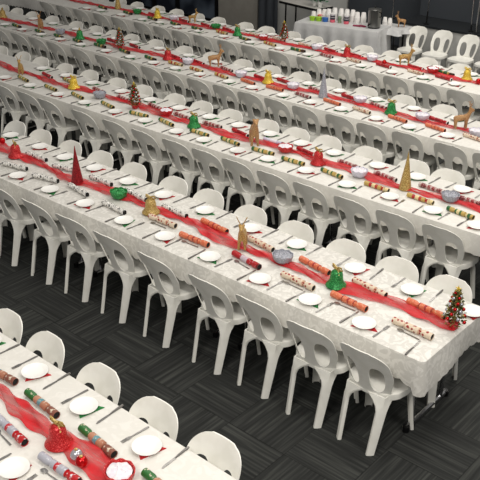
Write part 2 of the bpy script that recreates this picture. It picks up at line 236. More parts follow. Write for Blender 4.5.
def tube(bm, pts, r, n=8, cap=True):
    pts = [Vector(p) for p in pts]; rings = []
    rs = r if isinstance(r, (list, tuple)) else [r]*len(pts)
    ref = None
    for i, p in enumerate(pts):
        d = (pts[min(i+1, len(pts)-1)] - pts[max(i-1, 0)]).normalized()
        if ref is None: ref = Vector((0, 0, 1)) if abs(d.z) < .9 else Vector((1, 0, 0))
        a = d.cross(ref).normalized(); b = d.cross(a).normalized()
        rings.append([bm.verts.new(p + (a*cos(2*pi*k/n)+b*sin(2*pi*k/n))*rs[i]) for k in range(n)])
    for A, B in zip(rings, rings[1:]):
        for k in range(n): bm.faces.new((A[k], A[(k+1) % n], B[(k+1) % n], B[k]))
    if cap:
        bm.faces.new(rings[0]); bm.faces.new(rings[-1])
def lathe(bm, prof, n=24, axis='z', off=(0, 0, 0)):
    rings = []
    for r, z in prof:
        ring = []
        for k in range(n):
            a = 2*pi*k/n
            p = (r*cos(a), r*sin(a), z) if axis == 'z' else (z, r*cos(a), r*sin(a))
            ring.append(bm.verts.new(Vector(p)+Vector(off)))
        rings.append(ring)
    for A, B in zip(rings, rings[1:]):
        for k in range(n): bm.faces.new((A[k], A[(k+1) % n], B[(k+1) % n], B[k]))
    bm.faces.new(rings[0]); bm.faces.new(rings[-1])
def sphere(bm, c, r, n=10, sc=(1, 1, 1)):
    res = bmesh.ops.create_uvsphere(bm, u_segments=n, v_segments=max(6, n*2//3), radius=r)
    for v in res['verts']: v.co = Vector((v.co.x*sc[0], v.co.y*sc[1], v.co.z*sc[2]))+Vector(c)
def sheet(bm, sdf, u0, u1, v0, v1, nu, nv, mp, th):
    """solid sheet: cells of a (u,v) grid clipped where sdf >= 0, mapped by mp(u, v, w) with w = 0 / th"""
    V = {}
    def key(u, v): return (round(u, 5), round(v, 5))
    polys = []
    for i in range(nu):
        for j in range(nv):
            c = [(u0+(u1-u0)*a/nu, v0+(v1-v0)*b/nv) for a, b in ((i, j), (i+1, j), (i+1, j+1), (i, j+1))]
            s = [sdf(*p) for p in c]; out = []
            for k in range(4):
                p, q, sp, sq = c[k], c[(k+1) % 4], s[k], s[(k+1) % 4]
                if sp >= 0: out.append(p)
                if (sp >= 0) != (sq >= 0):
                    t = sp/(sp-sq); t = min(max(t, .02), .98)
                    # order-independent interpolation
                    out.append((p[0]+(q[0]-p[0])*t, p[1]+(q[1]-p[1])*t))
            if len(out) >= 3: polys.append([key(*p) for p in out])
    for side in (0, 1):
        for poly in polys:
            for k in poly:
                if (k, side) not in V: V[(k, side)] = bm.verts.new(mp(k[0], k[1], th*side))
    cnt = {}
    for poly in polys:
        poly = [k for n_, k in enumerate(poly) if k != poly[n_-1]]
        if len(poly) < 3: continue
        bm.faces.new([V[(k, 0)] for k in poly]); bm.faces.new([V[(k, 1)] for k in reversed(poly)])
        for a, b in zip(poly, poly[1:]+poly[:1]):
            if (b, a) in cnt: del cnt[(b, a)]
            else: cnt[(a, b)] = 1
    for a, b in cnt:
        try: bm.faces.new((V[(a, 0)], V[(a, 1)], V[(b, 1)], V[(b, 0)]))
        except ValueError: pass

# ------------------------------------------------------------------ setting
FL = bmesh.new(); box(FL, -22, 3, -1, 14.4, -.05, 0)
floor = link_mesh('floor', FL, carpet(), smooth=False); tag(floor, kind='structure')
M_WALL = noise_mat('wall_paint', (.74, .74, .73), (.76, .76, .745), 5, .8)
M_WALLD = mat('dark_wall_paint', (.13, .135, .145), .75)
M_STAGE = noise_mat('stage_front', (.70, .70, .69), (.74, .74, .73), 6, .7)
b_ = bmesh.new(); box(b_, -9.5, 3, 14.2, 14.4, 0, 5.6); box(b_, -12.1, -9.5, 13.2, 14.4, 0, 5.6); tag(link_mesh('wall_back', b_, M_WALL, smooth=False), kind='structure')
b_ = bmesh.new(); box(b_, -22, -14.6, 13.2, 13.4, 0, 5.6); tag(link_mesh('wall_back', b_, M_WALLD, smooth=False), kind='structure')
b_ = bmesh.new(); box(b_, -14.6, -12.1, 13.2, 13.4, 2.4, 5.6); tag(link_mesh('wall_back', b_, M_WALL, smooth=False), kind='structure')
b_ = bmesh.new(); box(b_, -22.2, -22, -1, 14.4, 0, 5.6); tag(link_mesh('wall_left', b_, M_WALLD, smooth=False), kind='structure')
b_ = bmesh.new(); box(b_, -12.09, -11.02, 13.16, 13.199, 0, 2.6)
tag(link_mesh('trim_1', b_, noise_mat('wall_panel', (.56, .545, .515), (.59, .575, .545), 4, .7), smooth=False), kind='structure')
# stage
b_ = bmesh.new(); box(b_, -7.62, 3, 13.05, 14.2, 0, .70)
tag(link_mesh('stage_riser', b_, M_STAGE, smooth=False), kind='structure')
b_ = bmesh.new(); box(b_, -7.62, 3, 13.03, 14.2, .70, .735); tag(link_mesh('trim_2', b_, mat('stage_carpet', (.15, .16, .17), .95, spec=.1), smooth=False), kind='structure')
# glass door at the back left
DR = empty('door_1', (-13.35, 13.2, 0)); tag(DR, kind='structure')
b_ = bmesh.new()
for x in (-1.25, -.72, .02, 1.2): box(b_, x-.05, x+.05, -.04, .06, 0, 2.4)
for z in (0, 2.3): box(b_, -1.25, 1.25, -.035, .055, z, z+.1)
link_mesh('door_frame', b_, M_BLACKMETAL, DR, smooth=False)
M_GLASSD = noise_mat('night_glass', (.14, .16, .20), (.36, .40, .45), 1.4, .12, lo=.42, hi=.62)
for x0, x1 in ((-1.2, -.77), (-.67, -.03), (.07, 1.15)):
    b_ = bmesh.new(); box(b_, x0, x1, 0, .02, .1, 2.3); link_mesh('door_pane', b_, M_GLASSD, DR, smooth=False)
# pleated curtains
def curtain(name, x0, x1, y, z0, z1, m, pitch, depth, label, cat, power=1):
    b = bmesh.new(); n = int((x1-x0)/pitch*8); f = []; g = []
    for i in range(n+1):
        x = x0+(x1-x0)*i/n; s = depth*abs(sin(pi*(x-x0)/pitch))**power
        f.append([b.verts.new((x, y-s, z)) for z in (z0, z1)]); g.append([b.verts.new((x, y-s+.012, z)) for z in (z0, z1)])
    for i in range(n):
        b.faces.new((f[i][0], f[i+1][0], f[i+1][1], f[i][1])); b.faces.new((g[i][0], g[i][1], g[i+1][1], g[i+1][0]))
        b.faces.new((f[i][0], g[i][0], g[i+1][0], f[i+1][0])); b.faces.new((f[i][1], f[i+1][1], g[i+1][1], g[i][1]))
    for i in (0, n): b.faces.new((f[i][0], f[i][1], g[i][1], g[i][0]))
    o = link_mesh(name, b, m); tag(o, label, cat); return o
M_BLK = mat('black_drape', (.25, .265, .285), .9, spec=.2)
curtain('curtain', -10.98, -10.44, 13.17, .02, 2.7, M_BLK, .2, .10, 'narrow pleated black curtain beside the grey wall panel', 'curtain', .5)
curtain('curtain', -9.46, -7.66, 14.10, .02, 3.0, M_BLK, .6, .03, 'wide dark curtain behind the drinks table', 'curtain')
curtain('curtain', -7.66, -.5, 13.75, .74, 3.0, M_BLK, .9, .03, 'dark backdrop hanging above the white chairs along the stage', 'curtain')
def pole(pts, r, lab, dark=None):
    o = empty('screen_pole', pts[0]); base = Vector(pts[0]); tag(o, lab, 'pole', 'thin poles standing on the stage edge')
    b = bmesh.new(); tube(b, [Vector(p)-base for p in pts], r, 8); link_mesh('tube', b, M_CHROME, o)
    b = bmesh.new(); lathe(b, [(.05, 0), (.05, .012), (.015, .02)], 14); link_mesh('foot_plate', b, M_BLACKMETAL, o)
    if dark:
        b = bmesh.new(); p, q = [Vector(x)-base for x in pts[:2]]; tube(b, [p+(q-p)*.0, p+(q-p)*dark], r*1.5, 8); link_mesh('grip', b, M_BLACKMETAL, o)
    return o
pole([(-7.86, 13.15, .735), (-7.89, 13.15, 2.6)], .012, 'thin silver pole rising behind the steel urn')
pole([(-7.18, 13.15, .735), (-7.12, 13.15, 2.6)], .009, 'thin dark-sleeved pole behind the leftmost spare chair', .12)
pole([(-6.33, 13.15, .735), (-6.40, 13.15, 2.6)], .009, 'thin pole behind the third spare chair', .06)
pole([(-6.22, 13.12, .735), (-6.215, 13.12, 2.6)], .016, 'thicker silver pole at the right edge beside the spare chairs')

# ------------------------------------------------------------------ chair
def smoothstep(t): t = min(max(t, 0), 1); return t*t*(3-2*t)
def back_surface(u, v, w):
    # v: height above the seat plane 0..0.335 ; leaning back, wrapping forward at the sides
    a = (u/.205)**2
    y = -.150 - .140*max(v/.385, 0)**1.1 + .085*a*(.45+.55*(1-v/.40)) - w*(1-.2*a)
    return Vector((u*(1-.03*a), y, .438+v))
def back_sdf(u, v):
    au = abs(u)
    # outline: slightly waisted at the seat, round-shouldered at the top
    hw = .168+.032*smoothstep((v+.01)/.17)
    c = .150; top = .378
    if v > top-c:
        t = (v-(top-c))/c
        hw2 = hw*max(1-t**2.6, 0)**(1/2.6)
        d = hw2-au if t < 1 else -.02
        d = min(d, top-v+.0)
    else: d = hw-au
    # two tall oval openings leaning outwards
    cu = .096+.06*(v-.12); e = ((abs(au-cu)/(.053+.04*(v-.12)))**2.5+(abs(v-.126)/.116)**2.5)**(1/2.5)
    return min(d, (e-1)*.05, v+.045-.02*(1-(u/.2)**2))
def make_chair():
    root = empty('plastic_chair')
    b = bmesh.new(); sheet(b, back_sdf, -.236, .236, -.05, .412, 36, 34, back_surface, .009)
    link_mesh('backrest', b, M_CHAIR, root)
    # rolled rim of the back outline
    b = bmesh.new()
    # seat : rounded square loft with a turned-down skirt
    def ring(k, z, dy=0.):
        vs = []
        for i in range(40):
            a = 2*pi*i/40; ca, sa = cos(a), sin(a); e = 2/4.2
            x = .215*k*math.copysign(abs(ca)**e, ca); y = .205*k*math.copysign(abs(sa)**e, sa)+.015
            if y < 0: y *= .76; x *= 1-.24*(-y/.145)**1.5
            vs.append(b.verts.new((x, y+dy, z)))
        return vs
    rs = [ring(.15, .428), ring(.45, .430), ring(.75, .435), ring(.93, .443), ring(.985, .440), ring(1.0, .428), ring(1.005, .398),
          ring(.985, .398), ring(.965, .424), ring(.7, .424), ring(.2, .420)]
    for A, B in zip(rs, rs[1:]):
        for i in range(40): b.faces.new((A[i], A[(i+1) % 40], B[(i+1) % 40], B[i]))
    b.faces.new(rs[0]); b.faces.new(rs[-1]); link_mesh('seat', b, M_CHAIR, root)
    # legs : folded plates across the corners, flaring into the seat skirt
    def leg(sx, sy):
        b = bmesh.new()
        top = Vector((sx*.152, -.148 if sy < 0 else .165, .43)); foot = Vector((sx*(.137 if sy < 0 else .190), -.245 if sy < 0 else .205, 0))
        diag = Vector((sx, sy*1.0, 0)).normalized(); side = Vector((-diag.y, diag.x, 0))
        nz = 12; rows = []
        for i in range(nz+1):
            t = i/nz; z = .43*t; c = foot.lerp(top, t); c.z = z
            hw = .029+.012*t + .070*max(0, (t-.74)/.26)**2.0
            prof = []
            for (s, d) in ((-1.0, -.014), (-.90, .001), (-.5, .004), (0, .005), (.5, .004), (.90, .001), (1.0, -.014)):
                dd = d - (.09*abs(s)*max(0, (t-.74)/.26)**2.0 if abs(s) > .4 else 0)
                prof.append((c+side*(s*hw)+diag*dd, c+side*(s*hw*.86)+diag*(dd-.010)))
            rows.append(([b.verts.new(p) for p, q in prof], [b.verts.new(q) for p, q in prof]))
        for (A, A2), (B, B2) in zip(rows, rows[1:]):
            for k in range(6):
                b.faces.new((A[k], A[k+1], B[k+1], B[k])); b.faces.new((A2[k], B2[k], B2[k+1], A2[k+1]))
            for k in (0, 6): b.faces.new((A[k], B[k], B2[k], A2[k]))
        for A, A2 in (rows[0], rows[-1]):
            for k in range(6): b.faces.new((A[k], A2[k], A2[k+1], A[k+1]))
        link_mesh('leg', b, M_CHAIR, root)
    for sy in (-1, 1):
        for sx in (-1, 1): leg(sx, sy)
    return root

# ------------------------------------------------------------------ labels that single things out
NAMES = {}
def cname(t, c, key, x):
    n = {'bell': 'bell', 'cone': 'cone', 'bowl': 'bowl', 'deer': 'reindeer', 'tree': 'tinsel tree', 'bauble': 'bauble'}[t]
    return (c+' ' if c and t != 'deer' else '')+n
ANCH = {}
for row, items in CENTRE.items():
    names = [cname(t, c, row, x) for x, y, t, c in items]
    ANCH[row] = [(x, n) for (x, y, t, c), n in zip(items, names) if names.count(n) == 1]
def labels_for(row, xs, what, side=''):
    """one unambiguous phrase for each x: where it stands relative to a centrepiece only its row has"""
    res = [None]*len(xs); buckets = {}
    for i, x in enumerate(xs):
        a = min(ANCH[row], key=lambda q: abs(q[0]-x)); buckets.setdefault(a, []).append((x-a[0], i))
    O = ['nearest', 'second', 'third', 'fourth', 'fifth', 'sixth']
    for (ax, an), lst in buckets.items():
        for sg, word in ((-1, 'left of'), (1, 'right of')):
            l = sorted([(abs(d), i) for d, i in lst if (d >= 0) == (sg > 0)])
            for k, (d, i) in enumerate(l):
                res[i] = '%s, %s%s, %s %s %s' % (what, side, ROWN[row], O[k], word, an)
    return res
SIDE = {'n': 'near side of ', 'f': 'far side of '}

chair0 = make_chair(); used = [False]
for key, xs in CHAIRS.items():
    row, sd = key; s = -1 if sd == 'n' else 1
    labs = labels_for(row, xs, 'white plastic chair', SIDE[sd])
    for x, lab in zip(xs, labs):
        yo = random.uniform(-.012, .012); rz = (0 if sd == 'n' else pi)+random.uniform(-.035, .035)
        o = place(chair0, used, (x+(.012 if sd == 'n' else {'A': .14, 'B': .10+(.05 if x < -5 else 0), 'C': .06, 'D': .05}.get(row, .06)), ROWS[row]+(-.415 if sd == 'n' else {'A': .30, 'B': .285, 'C': .27}.get(row, .26))+yo, 0), rz)
        tag(o, lab, 'chair', 'white plastic chairs pushed in along the dining tables')
for x, lab in zip((-7.10, -6.62, -6.14, -5.66), ('leftmost spare white chair facing the room, against the stage front', 'second spare white chair from the left, against the stage front', 'third spare white chair from the left, against the stage front', 'rightmost spare white chair against the stage, cut by the frame')):
    tag(place(chair0, used, (x-.03, 12.62, 0), pi+random.uniform(-.03, .03), .92), lab, 'chair', 'spare white plastic chairs along the stage')

# ------------------------------------------------------------------ tables and cloths
def make_table(L=1.8):
    root = empty('trestle_table')
    b = bmesh.new(); box(b, -L/2+.005, L/2-.005, -.43, .42, .705, .738, .004); link_mesh('tabletop', b, mat('table_laminate', (.72, .71, .69), .5), root)
    for s in (-1, 1):
        x = s*(L/2-.13)
        f = bmesh.new(); tube(f, [(x, -.28, .03), (x, .28, .03)], .017, 8); lf = link_mesh('leg_frame', f, M_CHROME, root)
        for y in (-.28, .28):
            f = bmesh.new(); tube(f, [(x, y, .0), (x, y, .012), (x, y, .045)], .026, 10); link_mesh('foot_cap', f, M_BLACKMETAL, lf)
        for y in (-.20, .20):
            f = bmesh.new(); tube(f, [(x, y, .03), (x, y*1.2, .70)], .016, 8); link_mesh('leg', f, M_CHROME, root)
        f = bmesh.new(); tube(f, [(x, -.215, .42), (x, .215, .42)], .010, 6); link_mesh('crossbar', f, M_BLACKMETAL, root)
        f = bmesh.new(); tube(f, [(x, 0, .42), (x-s*.35, 0, .70)], .009, 6); link_mesh('brace', f, M_BLACKMETAL, root)
    return root
XR = {'A': -2.06, 'B': -2.02, 'C': -2.3, 'D': -2.9, 'E': -4.1}
XL = {'A': -4.9, 'B': -8.1, 'C': -11.4, 'D': -14.2, 'E': -14.6}
t0 = make_table(); usedt = [False]
for row in 'ABCDE':
    n = int(round((XR[row]-XL[row])/1.82)); x = XR[row]-.01-.9
    for k in range(n+1):
        if k == n and x-.9 < XL[row]-.6: break
        o = place(t0, usedt, (x, ROWS[row], 0)); 
        ord_ = ['rightmost', 'second from right', 'third from right', 'fourth from right', 'fifth from right', 'sixth from right', 'seventh from right'][k]
        tag(o, 'trestle table under the white cloth in the %s, %s' % (ROWN[row], ord_), 'table', 'trestle tables of the %s' % ROWN[row])
        x -= 1.82
    XL[row] = x+.9+.0
def make_cloth(row, m):
    x0, x1, yc, hw, z = XL[row]-.01, XR[row]+.012, ROWS[row]-.01, .440, TZ
    dn = .185
    b = bmesh.new(); path = []
    # boundary path : near side left->right, right end, far side right->left, left end
    st = .03
    def seg(p, q):
        L = (Vector(q)-Vector(p)).length; n = max(2, int(L/st)); return [Vector(p).lerp(Vector(q), i/n) for i in range(n)]
    c = [(x0, yc-hw, 0), (x1, yc-hw, 0), (x1, yc+hw, 0), (x0, yc+hw, 0)]
    nrm = [Vector((0, -1, 0)), Vector((1, 0, 0)), Vector((0, 1, 0)), Vector((-1, 0, 0))]
    pts = []
    rc = .03
    for k in range(4):
        p, q = Vector(c[k]), Vector(c[(k+1) % 4]); d = (q-p).normalized()
        for w in seg(p+d*rc, q-d*rc): pts.append((w, nrm[k], 0, (w-p).length, (q-p).length))
        n2 = nrm[(k+1) % 4]; cc = q-d*rc-nrm[k]*rc
        for a in (0, .25, .5, .75):
            nn = (nrm[k]*cos(a*pi/2)+n2*sin(a*pi/2)); pts.append((cc+nn*rc, nn.normalized(), 1-abs(a-.5)*1.2, 0, 1))
    rnd = random.Random(ord(row)); ph = [rnd.uniform(0, 6) for _ in range(4)]
    lv = [0, .004, .03, .09, .15, .2, 1.0]; rows = []; arc = 0; prev = None
    for (w, nn, corner, s_, L_) in pts:
        if prev is not None: arc += (w-prev).length
        prev = w
        ph_ = arc
        wave = .5*sin(ph_*9+ph[0])+.5*sin(ph_*5.3+ph[1])
        near_c = math.exp(-min(s_, L_-s_)/.10) if not corner else 1
        drop = dn + .012*sin(ph_*2.1+ph[2]) + .055*near_c + .018*abs(sin(ph_*pi/.09))
        col = []
        for i, t in enumerate((0, .02, .15, .4, .65, .85, 1.0)):
            out = [.0, .007, .012, .016+.006*wave, .020+.012*wave, .022+.018*wave, .020+.022*wave][i] + .05*near_c*t*(.6+.4*wave)
            zz = z - drop*t + (0 if i else .0)
            if i == 0: p = w - nn*.004
            else: p = w+nn*out
            col.append(b.verts.new((p.x, p.y, zz if i else z+.0005)))
        rows.append(col)
    N = len(rows)
    for i in range(N):
        A, B = rows[i], rows[(i+1) % N]
        for k in range(6): b.faces.new((A[k], A[k+1], B[k+1], B[k]))
    # top, gently wrinkled
    b.faces.new([r_[0] for r_ in rows])
    o = link_mesh('tablecloth', b, m)
    return o
M_CLACE = cloth_mat('lace_cloth', (.82, .81, .785), (.96, .95, .93), .45, 15)
M_CPLAIN = cloth_mat('plain_white_cloth', (.85, .84, .815), (.90, .89, .87), .5, 12)
for row in 'ABCDE':
    o = make_cloth(row, M_CLACE if row == 'B' else M_CPLAIN)
    tag(o, {'A': 'white cloth over the front row of tables with kraft and silver crackers', 'B': 'white lace-patterned cloth over the second row of tables, scalloped hem at the right end',
            'C': 'white cloth over the third row of tables, with the gold cone', 'D': 'white cloth over the fourth row of tables, with the silver cone', 'E': 'white cloth over the back row of tables'}[row], 'tablecloth')

# organza runners
M_ORG = organza()
def runner(row):
    x0, x1 = XL[row]+.05, {'B': -2.03}.get(row, XR[row]-.05)
    rnd = random.Random(ord(row)*3); ph = [rnd.uniform(0, 6) for _ in range(6)]
    b = bmesh.new(); n = int((x1-x0)/.025); m_ = 12; rows = []
    for i in range(n+1):
        x = x0+(x1-x0)*i/n
        yc = ROWS[row]+.01+.030*sin(x*2.3+ph[0])+.018*sin(x*6.1+ph[1])
        w = .064+.018*sin(x*4.2+ph[2])+.014*sin(x*9.7+ph[3])
        r_ = []
        for j in range(m_+1):
            t = j/m_*2-1
            z = TZ+.004+.010*(1+sin(t*9+x*5.0+ph[4]+1.5*sin(x*3)))*(1-t*t*.7)+.006*(1+sin(x*23+t*4+ph[5]))
            yy = yc+t*w+.008*sin(x*31+t*5)
            r_.append(b.verts.new((x, yy, z)))
        rows.append(r_)
    for A, B in zip(rows, rows[1:]):
        for k in range(m_): b.faces.new((A[k], A[k+1], B[k+1], B[k]))
    o = link_mesh('table_runner', b, M_ORG)
    tag(o, 'crumpled sheer red runner along the middle of the %s' % ROWN[row], 'table runner', 'red organza runners')
for row in 'ABCDE': runner(row)

# ------------------------------------------------------------------ place settings
def make_plate():
    b = bmesh.new(); lathe(b, [(.001, .006), (.050, .006), (.058, .009), (.078, .018), (.083, .019), (.084, .0165), (.060, .003), (.050, 0), (.001, 0)], 32)
    return link_mesh('side_plate', b, M_PLATE)
def make_napkin():
    b = bmesh.new(); P = [(-.100, -.040), (.092, -.050), (.0, .090)]; V0 = []
    for z in (0, .0022, .0045):
        k = 1-z*6; V0.append([b.verts.new((x*k, y*k, z)) for x, y in P])
    b.faces.new(V0[0]); b.faces.new(V0[2])
    for A, B in zip(V0, V0[1:]):
        for k in range(3): b.faces.new((A[k], A[(k+1) % 3], B[(k+1) % 3], B[k]))
    return link_mesh('paper_napkin', b, M_NAPR, smooth=False)
def flat(bm, outline, z0, z1):
    a = [bm.verts.new((x, y, z0)) for x, y in outline]; c = [bm.verts.new((x, y, z1)) for x, y in outline]
    bm.faces.new(a); bm.faces.new(c); n = len(a)
    for k in range(n): bm.faces.new((a[k], a[(k+1) % n], c[(k+1) % n], c[k]))
def make_knife():
    r = empty('knife')
    b = bmesh.new(); flat(b, [(-.006, 0), (.006, 0), (.0085, .06), (.0085, .085), (.003, .108), (-.006, .105), (-.0075, .06)], .0015, .0035); link_mesh('blade', b, M_STEEL, r, False)
    b = bmesh.new(); tube(b, [(0, -.105, .005), (0, -.09, .005), (0, -.02, .0045), (0, .004, .003)], [.006, .008, .006, .004], 8); link_mesh('handle', b, M_KNIFE, r)
    return r
def make_fork():
    r = empty('fork')
    b = bmesh.new(); flat(b, [(-.004, .02), (.004, .02), (.012, .045), (.012, .062), (-.012, .062), (-.012, .045)], .002, .004)
    for k in range(4):
        x = -.0095+.0063*k; flat(b, [(x-.0018, .06), (x+.0018, .06), (x+.001, .098), (x-.001, .098)], .002, .004)
    link_mesh('tines', b, M_STEEL, r, False)
    b = bmesh.new(); flat(b, [(-.006, -.095), (.006, -.095), (.0075, -.08), (.004, .025), (-.004, .025), (-.0075, -.08)], .0015, .0045); link_mesh('handle', b, M_STEEL, r, False)
    return r
def make_spoon():
    r = empty('dessert_spoon')
    b = bmesh.new(); lathe(b, [(.001, 0), (.010, .0015), (.017, .006), (.0155, .0065), (.001, .003)], 14); 
    for v in b.verts: v.co.y = v.co.y*1.5+.065
    link_mesh('bowl', b, M_STEEL, r)
    b = bmesh.new(); flat(b, [(-.006, -.09), (.006, -.09), (.0035, .045), (-.0035, .045)], .002, .0048); link_mesh('handle', b, M_STEEL, r, False)
    return r
plate0, nap0, knife0, fork0, spoon0 = make_plate(), make_napkin(), make_knife(), make_fork(), make_spoon()
up_, un_, uk_, uf_, us_ = [False], [False], [False], [False], [False]
NAPS = {}
napR = nap0.data; napG = nap0.data.copy(); napG.materials.clear(); napG.materials.append(M_NAPG)
for key, pts in PLATES.items():
    row, sd = key; s = -1 if sd == 'n' else 1
    xs = [p[0] for p in pts]; S_ = SIDE[sd]
    lp = labels_for(row, xs, 'white side plate', S_); ln = labels_for(row, xs, '%s napkin under plate', S_)
    lk = labels_for(row, xs, 'table knife', S_); lf = labels_for(row, xs, 'fork', S_)
    for i, (x, y) in enumerate(pts):
        jx, jy = random.uniform(-.006, .006), random.uniform(-.006, .006)
        red = (i % 2 == 0) if key not in ('Af', 'Bn', 'Bf', 'Cf', 'Dn') else (i % 2 == 1)
        y = min(max(y, ROWS[row]+s*.31-.03), ROWS[row]+s*.31+.03)
        has_plate = True
        n_ = place(nap0, un_, (x+jx+.01, y-s*0+jy, TZ+.0012), (0 if s < 0 else pi)+random.uniform(-.6, .6))
        n_.data = napR if red else napG
        tag(n_, ln[i] % ('red' if red else 'green'), 'napkin', 'red and green paper napkins under the plates')
        tag(place(plate0, up_, (x, y, TZ+.006)), lp[i], 'plate', 'white side plates on the dining tables')
        kx, fx = (-.125, .125) if s < 0 else (.165, -.135)
        tag(place(knife0, uk_, (x+kx+random.uniform(-.01, .01), ROWS[row]+s*.335+random.uniform(-.015, .015), TZ+.0015), (0 if s < 0 else pi)+random.uniform(-.07, .07)), lk[i], 'knife', 'table knives')
        tag(place(fork0, uf_, (x+fx+random.uniform(-.01, .01), ROWS[row]+s*.33+random.uniform(-.015, .015), TZ+.0015), (0 if s < 0 else pi)+random.uniform(-.1, .1)), lf[i], 'fork', 'forks')
tag(place(knife0, uk_, (-2.14, 4.2, TZ+.0015), .06), 'table knife alone at the right end of the second row, no plate beside it', 'knife', 'table knives')
# dessert spoons lying along the near-side crackers of the two front rows
for row in 'AB':
    cl = CRACKERS[row+'n']; labs = labels_for(row, [c[0] for c in cl], 'dessert spoon beside a cracker', SIDE['n'])
    for (x, y, a, st_), lab in zip(cl, labs):
        if st_ == 'bw': continue
        tag(place(spoon0, us_, (x+.0, y-.052, TZ+.0015), pi/2+a+random.uniform(-.08, .08)), lab, 'spoon', 'dessert spoons')

# ------------------------------------------------------------------ crackers
def make_cracker(style):
    root = empty('christmas_cracker'); m = CM[style][0]
    R = .025; H = .155
    dark = style == 'bw'
    b = bmesh.new(); lathe(b, [(.017, -.062), (R, -.055), (R, .055), (.017, .062)], 20, 'x'); link_mesh('barrel', b, m, root)
    for s in (-1, 1):
        b = bmesh.new(); lathe(b, [(.015, s*.0615), (.021, s*.078), (R, s*.088), (R, s*H), (R-.003, s*H), (R-.004, s*.10)], 20, 'x'); e = link_mesh('end_tube', b, m, root)
        b = bmesh.new(); lathe(b, [(.001, s*(H-.006)), (R-.004, s*(H-.006)), (R-.004, s*(H-.004 if not dark else H+.001)), (.001, s*(H-.004 if not dark else H+.001))], 16, 'x'); link_mesh('opening_shade_disc', b, M_DARK, e)  # dark disc closes the tube, its inner shade put into the colour
    return root
KR = {}
for key, cl in CRACKERS.items():
    row, sd = key
    for st_ in sorted({c[3] for c in cl}):
        sub = [c for c in cl if c[3] == st_]
        labs = labels_for(row, [c[0] for c in sub], CM[st_][1], SIDE[sd])
        if st_ not in KR: KR[st_] = (make_cracker(st_), [False])
        for (x, y, a, _), lab in zip(sub, labs):
            o = place(KR[st_][0], KR[st_][1], (x, y, TZ+(.0265 if row in 'AB' else .0235)), a, 1 if row in 'AB' else .88)
            tag(o, lab, 'christmas cracker', 'christmas crackers laid along the runners')

# ------------------------------------------------------------------ centrepieces
def bow(root, z, m, s=1.):
    b = bmesh.new()
    for sg in (-1, 1):
        pts = [(0, 0, z), (sg*.018*s, -.004, z+.018*s), (sg*.040*s, 0, z+.020*s), (sg*.046*s, .004, z+.004*s), (sg*.026*s, .004, z-.004*s), (0, 0, z)]
        tube(b, pts, .0065*s, 6)
        tube(b, [(0, 0, z), (sg*.02*s, -.008, z-.012*s), (sg*.035*s, -.014, z-.03*s)], .005*s, 6)
    sphere(b, (0, 0, z+.004), .012*s, 8)
    link_mesh('bow', b, m, root)
def make_bell(c):
    root = empty('christmas_bell'); b = bmesh.new()
    lathe(b, [(.076, 0), (.080, .006), (.074, .018), (.058, .034), (.050, .060), (.047, .095), (.040, .118), (.024, .132), (.006, .137)], 28)
    link_mesh('bell_body', b, GL[c], root)
    b = bmesh.new(); tube(b, [(.05*cos(a*pi/8)*.0+.012*cos(a*pi/8), 0, .143+.012*sin(a*pi/8)) for a in range(17)], .003, 6, False); link_mesh('hanging_loop', b, GL['gold'], root)
    bow(root, .140, GL['gold'] if c != 'yellow' else GL['yellow'], 1.15)
    return root
def make_cone(c):
    root = empty('glitter_cone'); b = bmesh.new()
    lathe(b, [(.058, 0), (.060, .006), (.048, .075), (.036, .15), (.024, .225), (.012, .30), (.002, .375)], 24)
    link_mesh('cone_body', b, GL['dark_red' if c == 'red' else c], root)
    return root
def make_bowl(c):
    root = empty('glitter_bowl'); b = bmesh.new()
    n = 32; prof = [(.045, 0), (.052, .003), (.070, .025), (.078, .055), (.080, .068), (.075, .068), (.070, .052), (.058, .03), (.02, .02)]
    lathe(b, prof, n)
    for v in b.verts:
        a = math.atan2(v.co.y, v.co.x)
        if v.co.z > .05: v.co.z += .005*sin(a*9)
        v.co.x *= 1.08
    link_mesh('bowl_body', b, GL[c], root)
    b = bmesh.new(); rnd = random.Random(len(c))
    fill = {'silver': 'silver', 'lilac': 'lilac', 'green': 'green', 'red': 'red'}[c]
    lathe(b, [(.030, .028), (.062, .045), (.067, .058), (.055, .066), (.030, .074), (.008, .078)], 28)
    for v in b.verts:
        a = math.atan2(v.co.y, v.co.x); v.co.z += .005*sin(a*5+v.co.z*90)+.003*sin(a*11); v.co.x *= 1.06
    link_mesh('filling', b, M_TISSUE if c in ('lilac', 'red') else GL[fill], root)
    return root
def make_bauble(c):
    root = empty('christmas_bauble'); b = bmesh.new(); sphere(b, (0, 0, .034), .034, 16); link_mesh('ball', b, mat('bauble_'+c, {'red': (.75, .04, .07), 'silver': (.75, .75, .78)}[c], .15, .6), root)
    b = bmesh.new(); lathe(b, [(.009, .064), (.009, .074), (.003, .076)], 10); link_mesh('cap', b, GL['gold'], root)
    return root
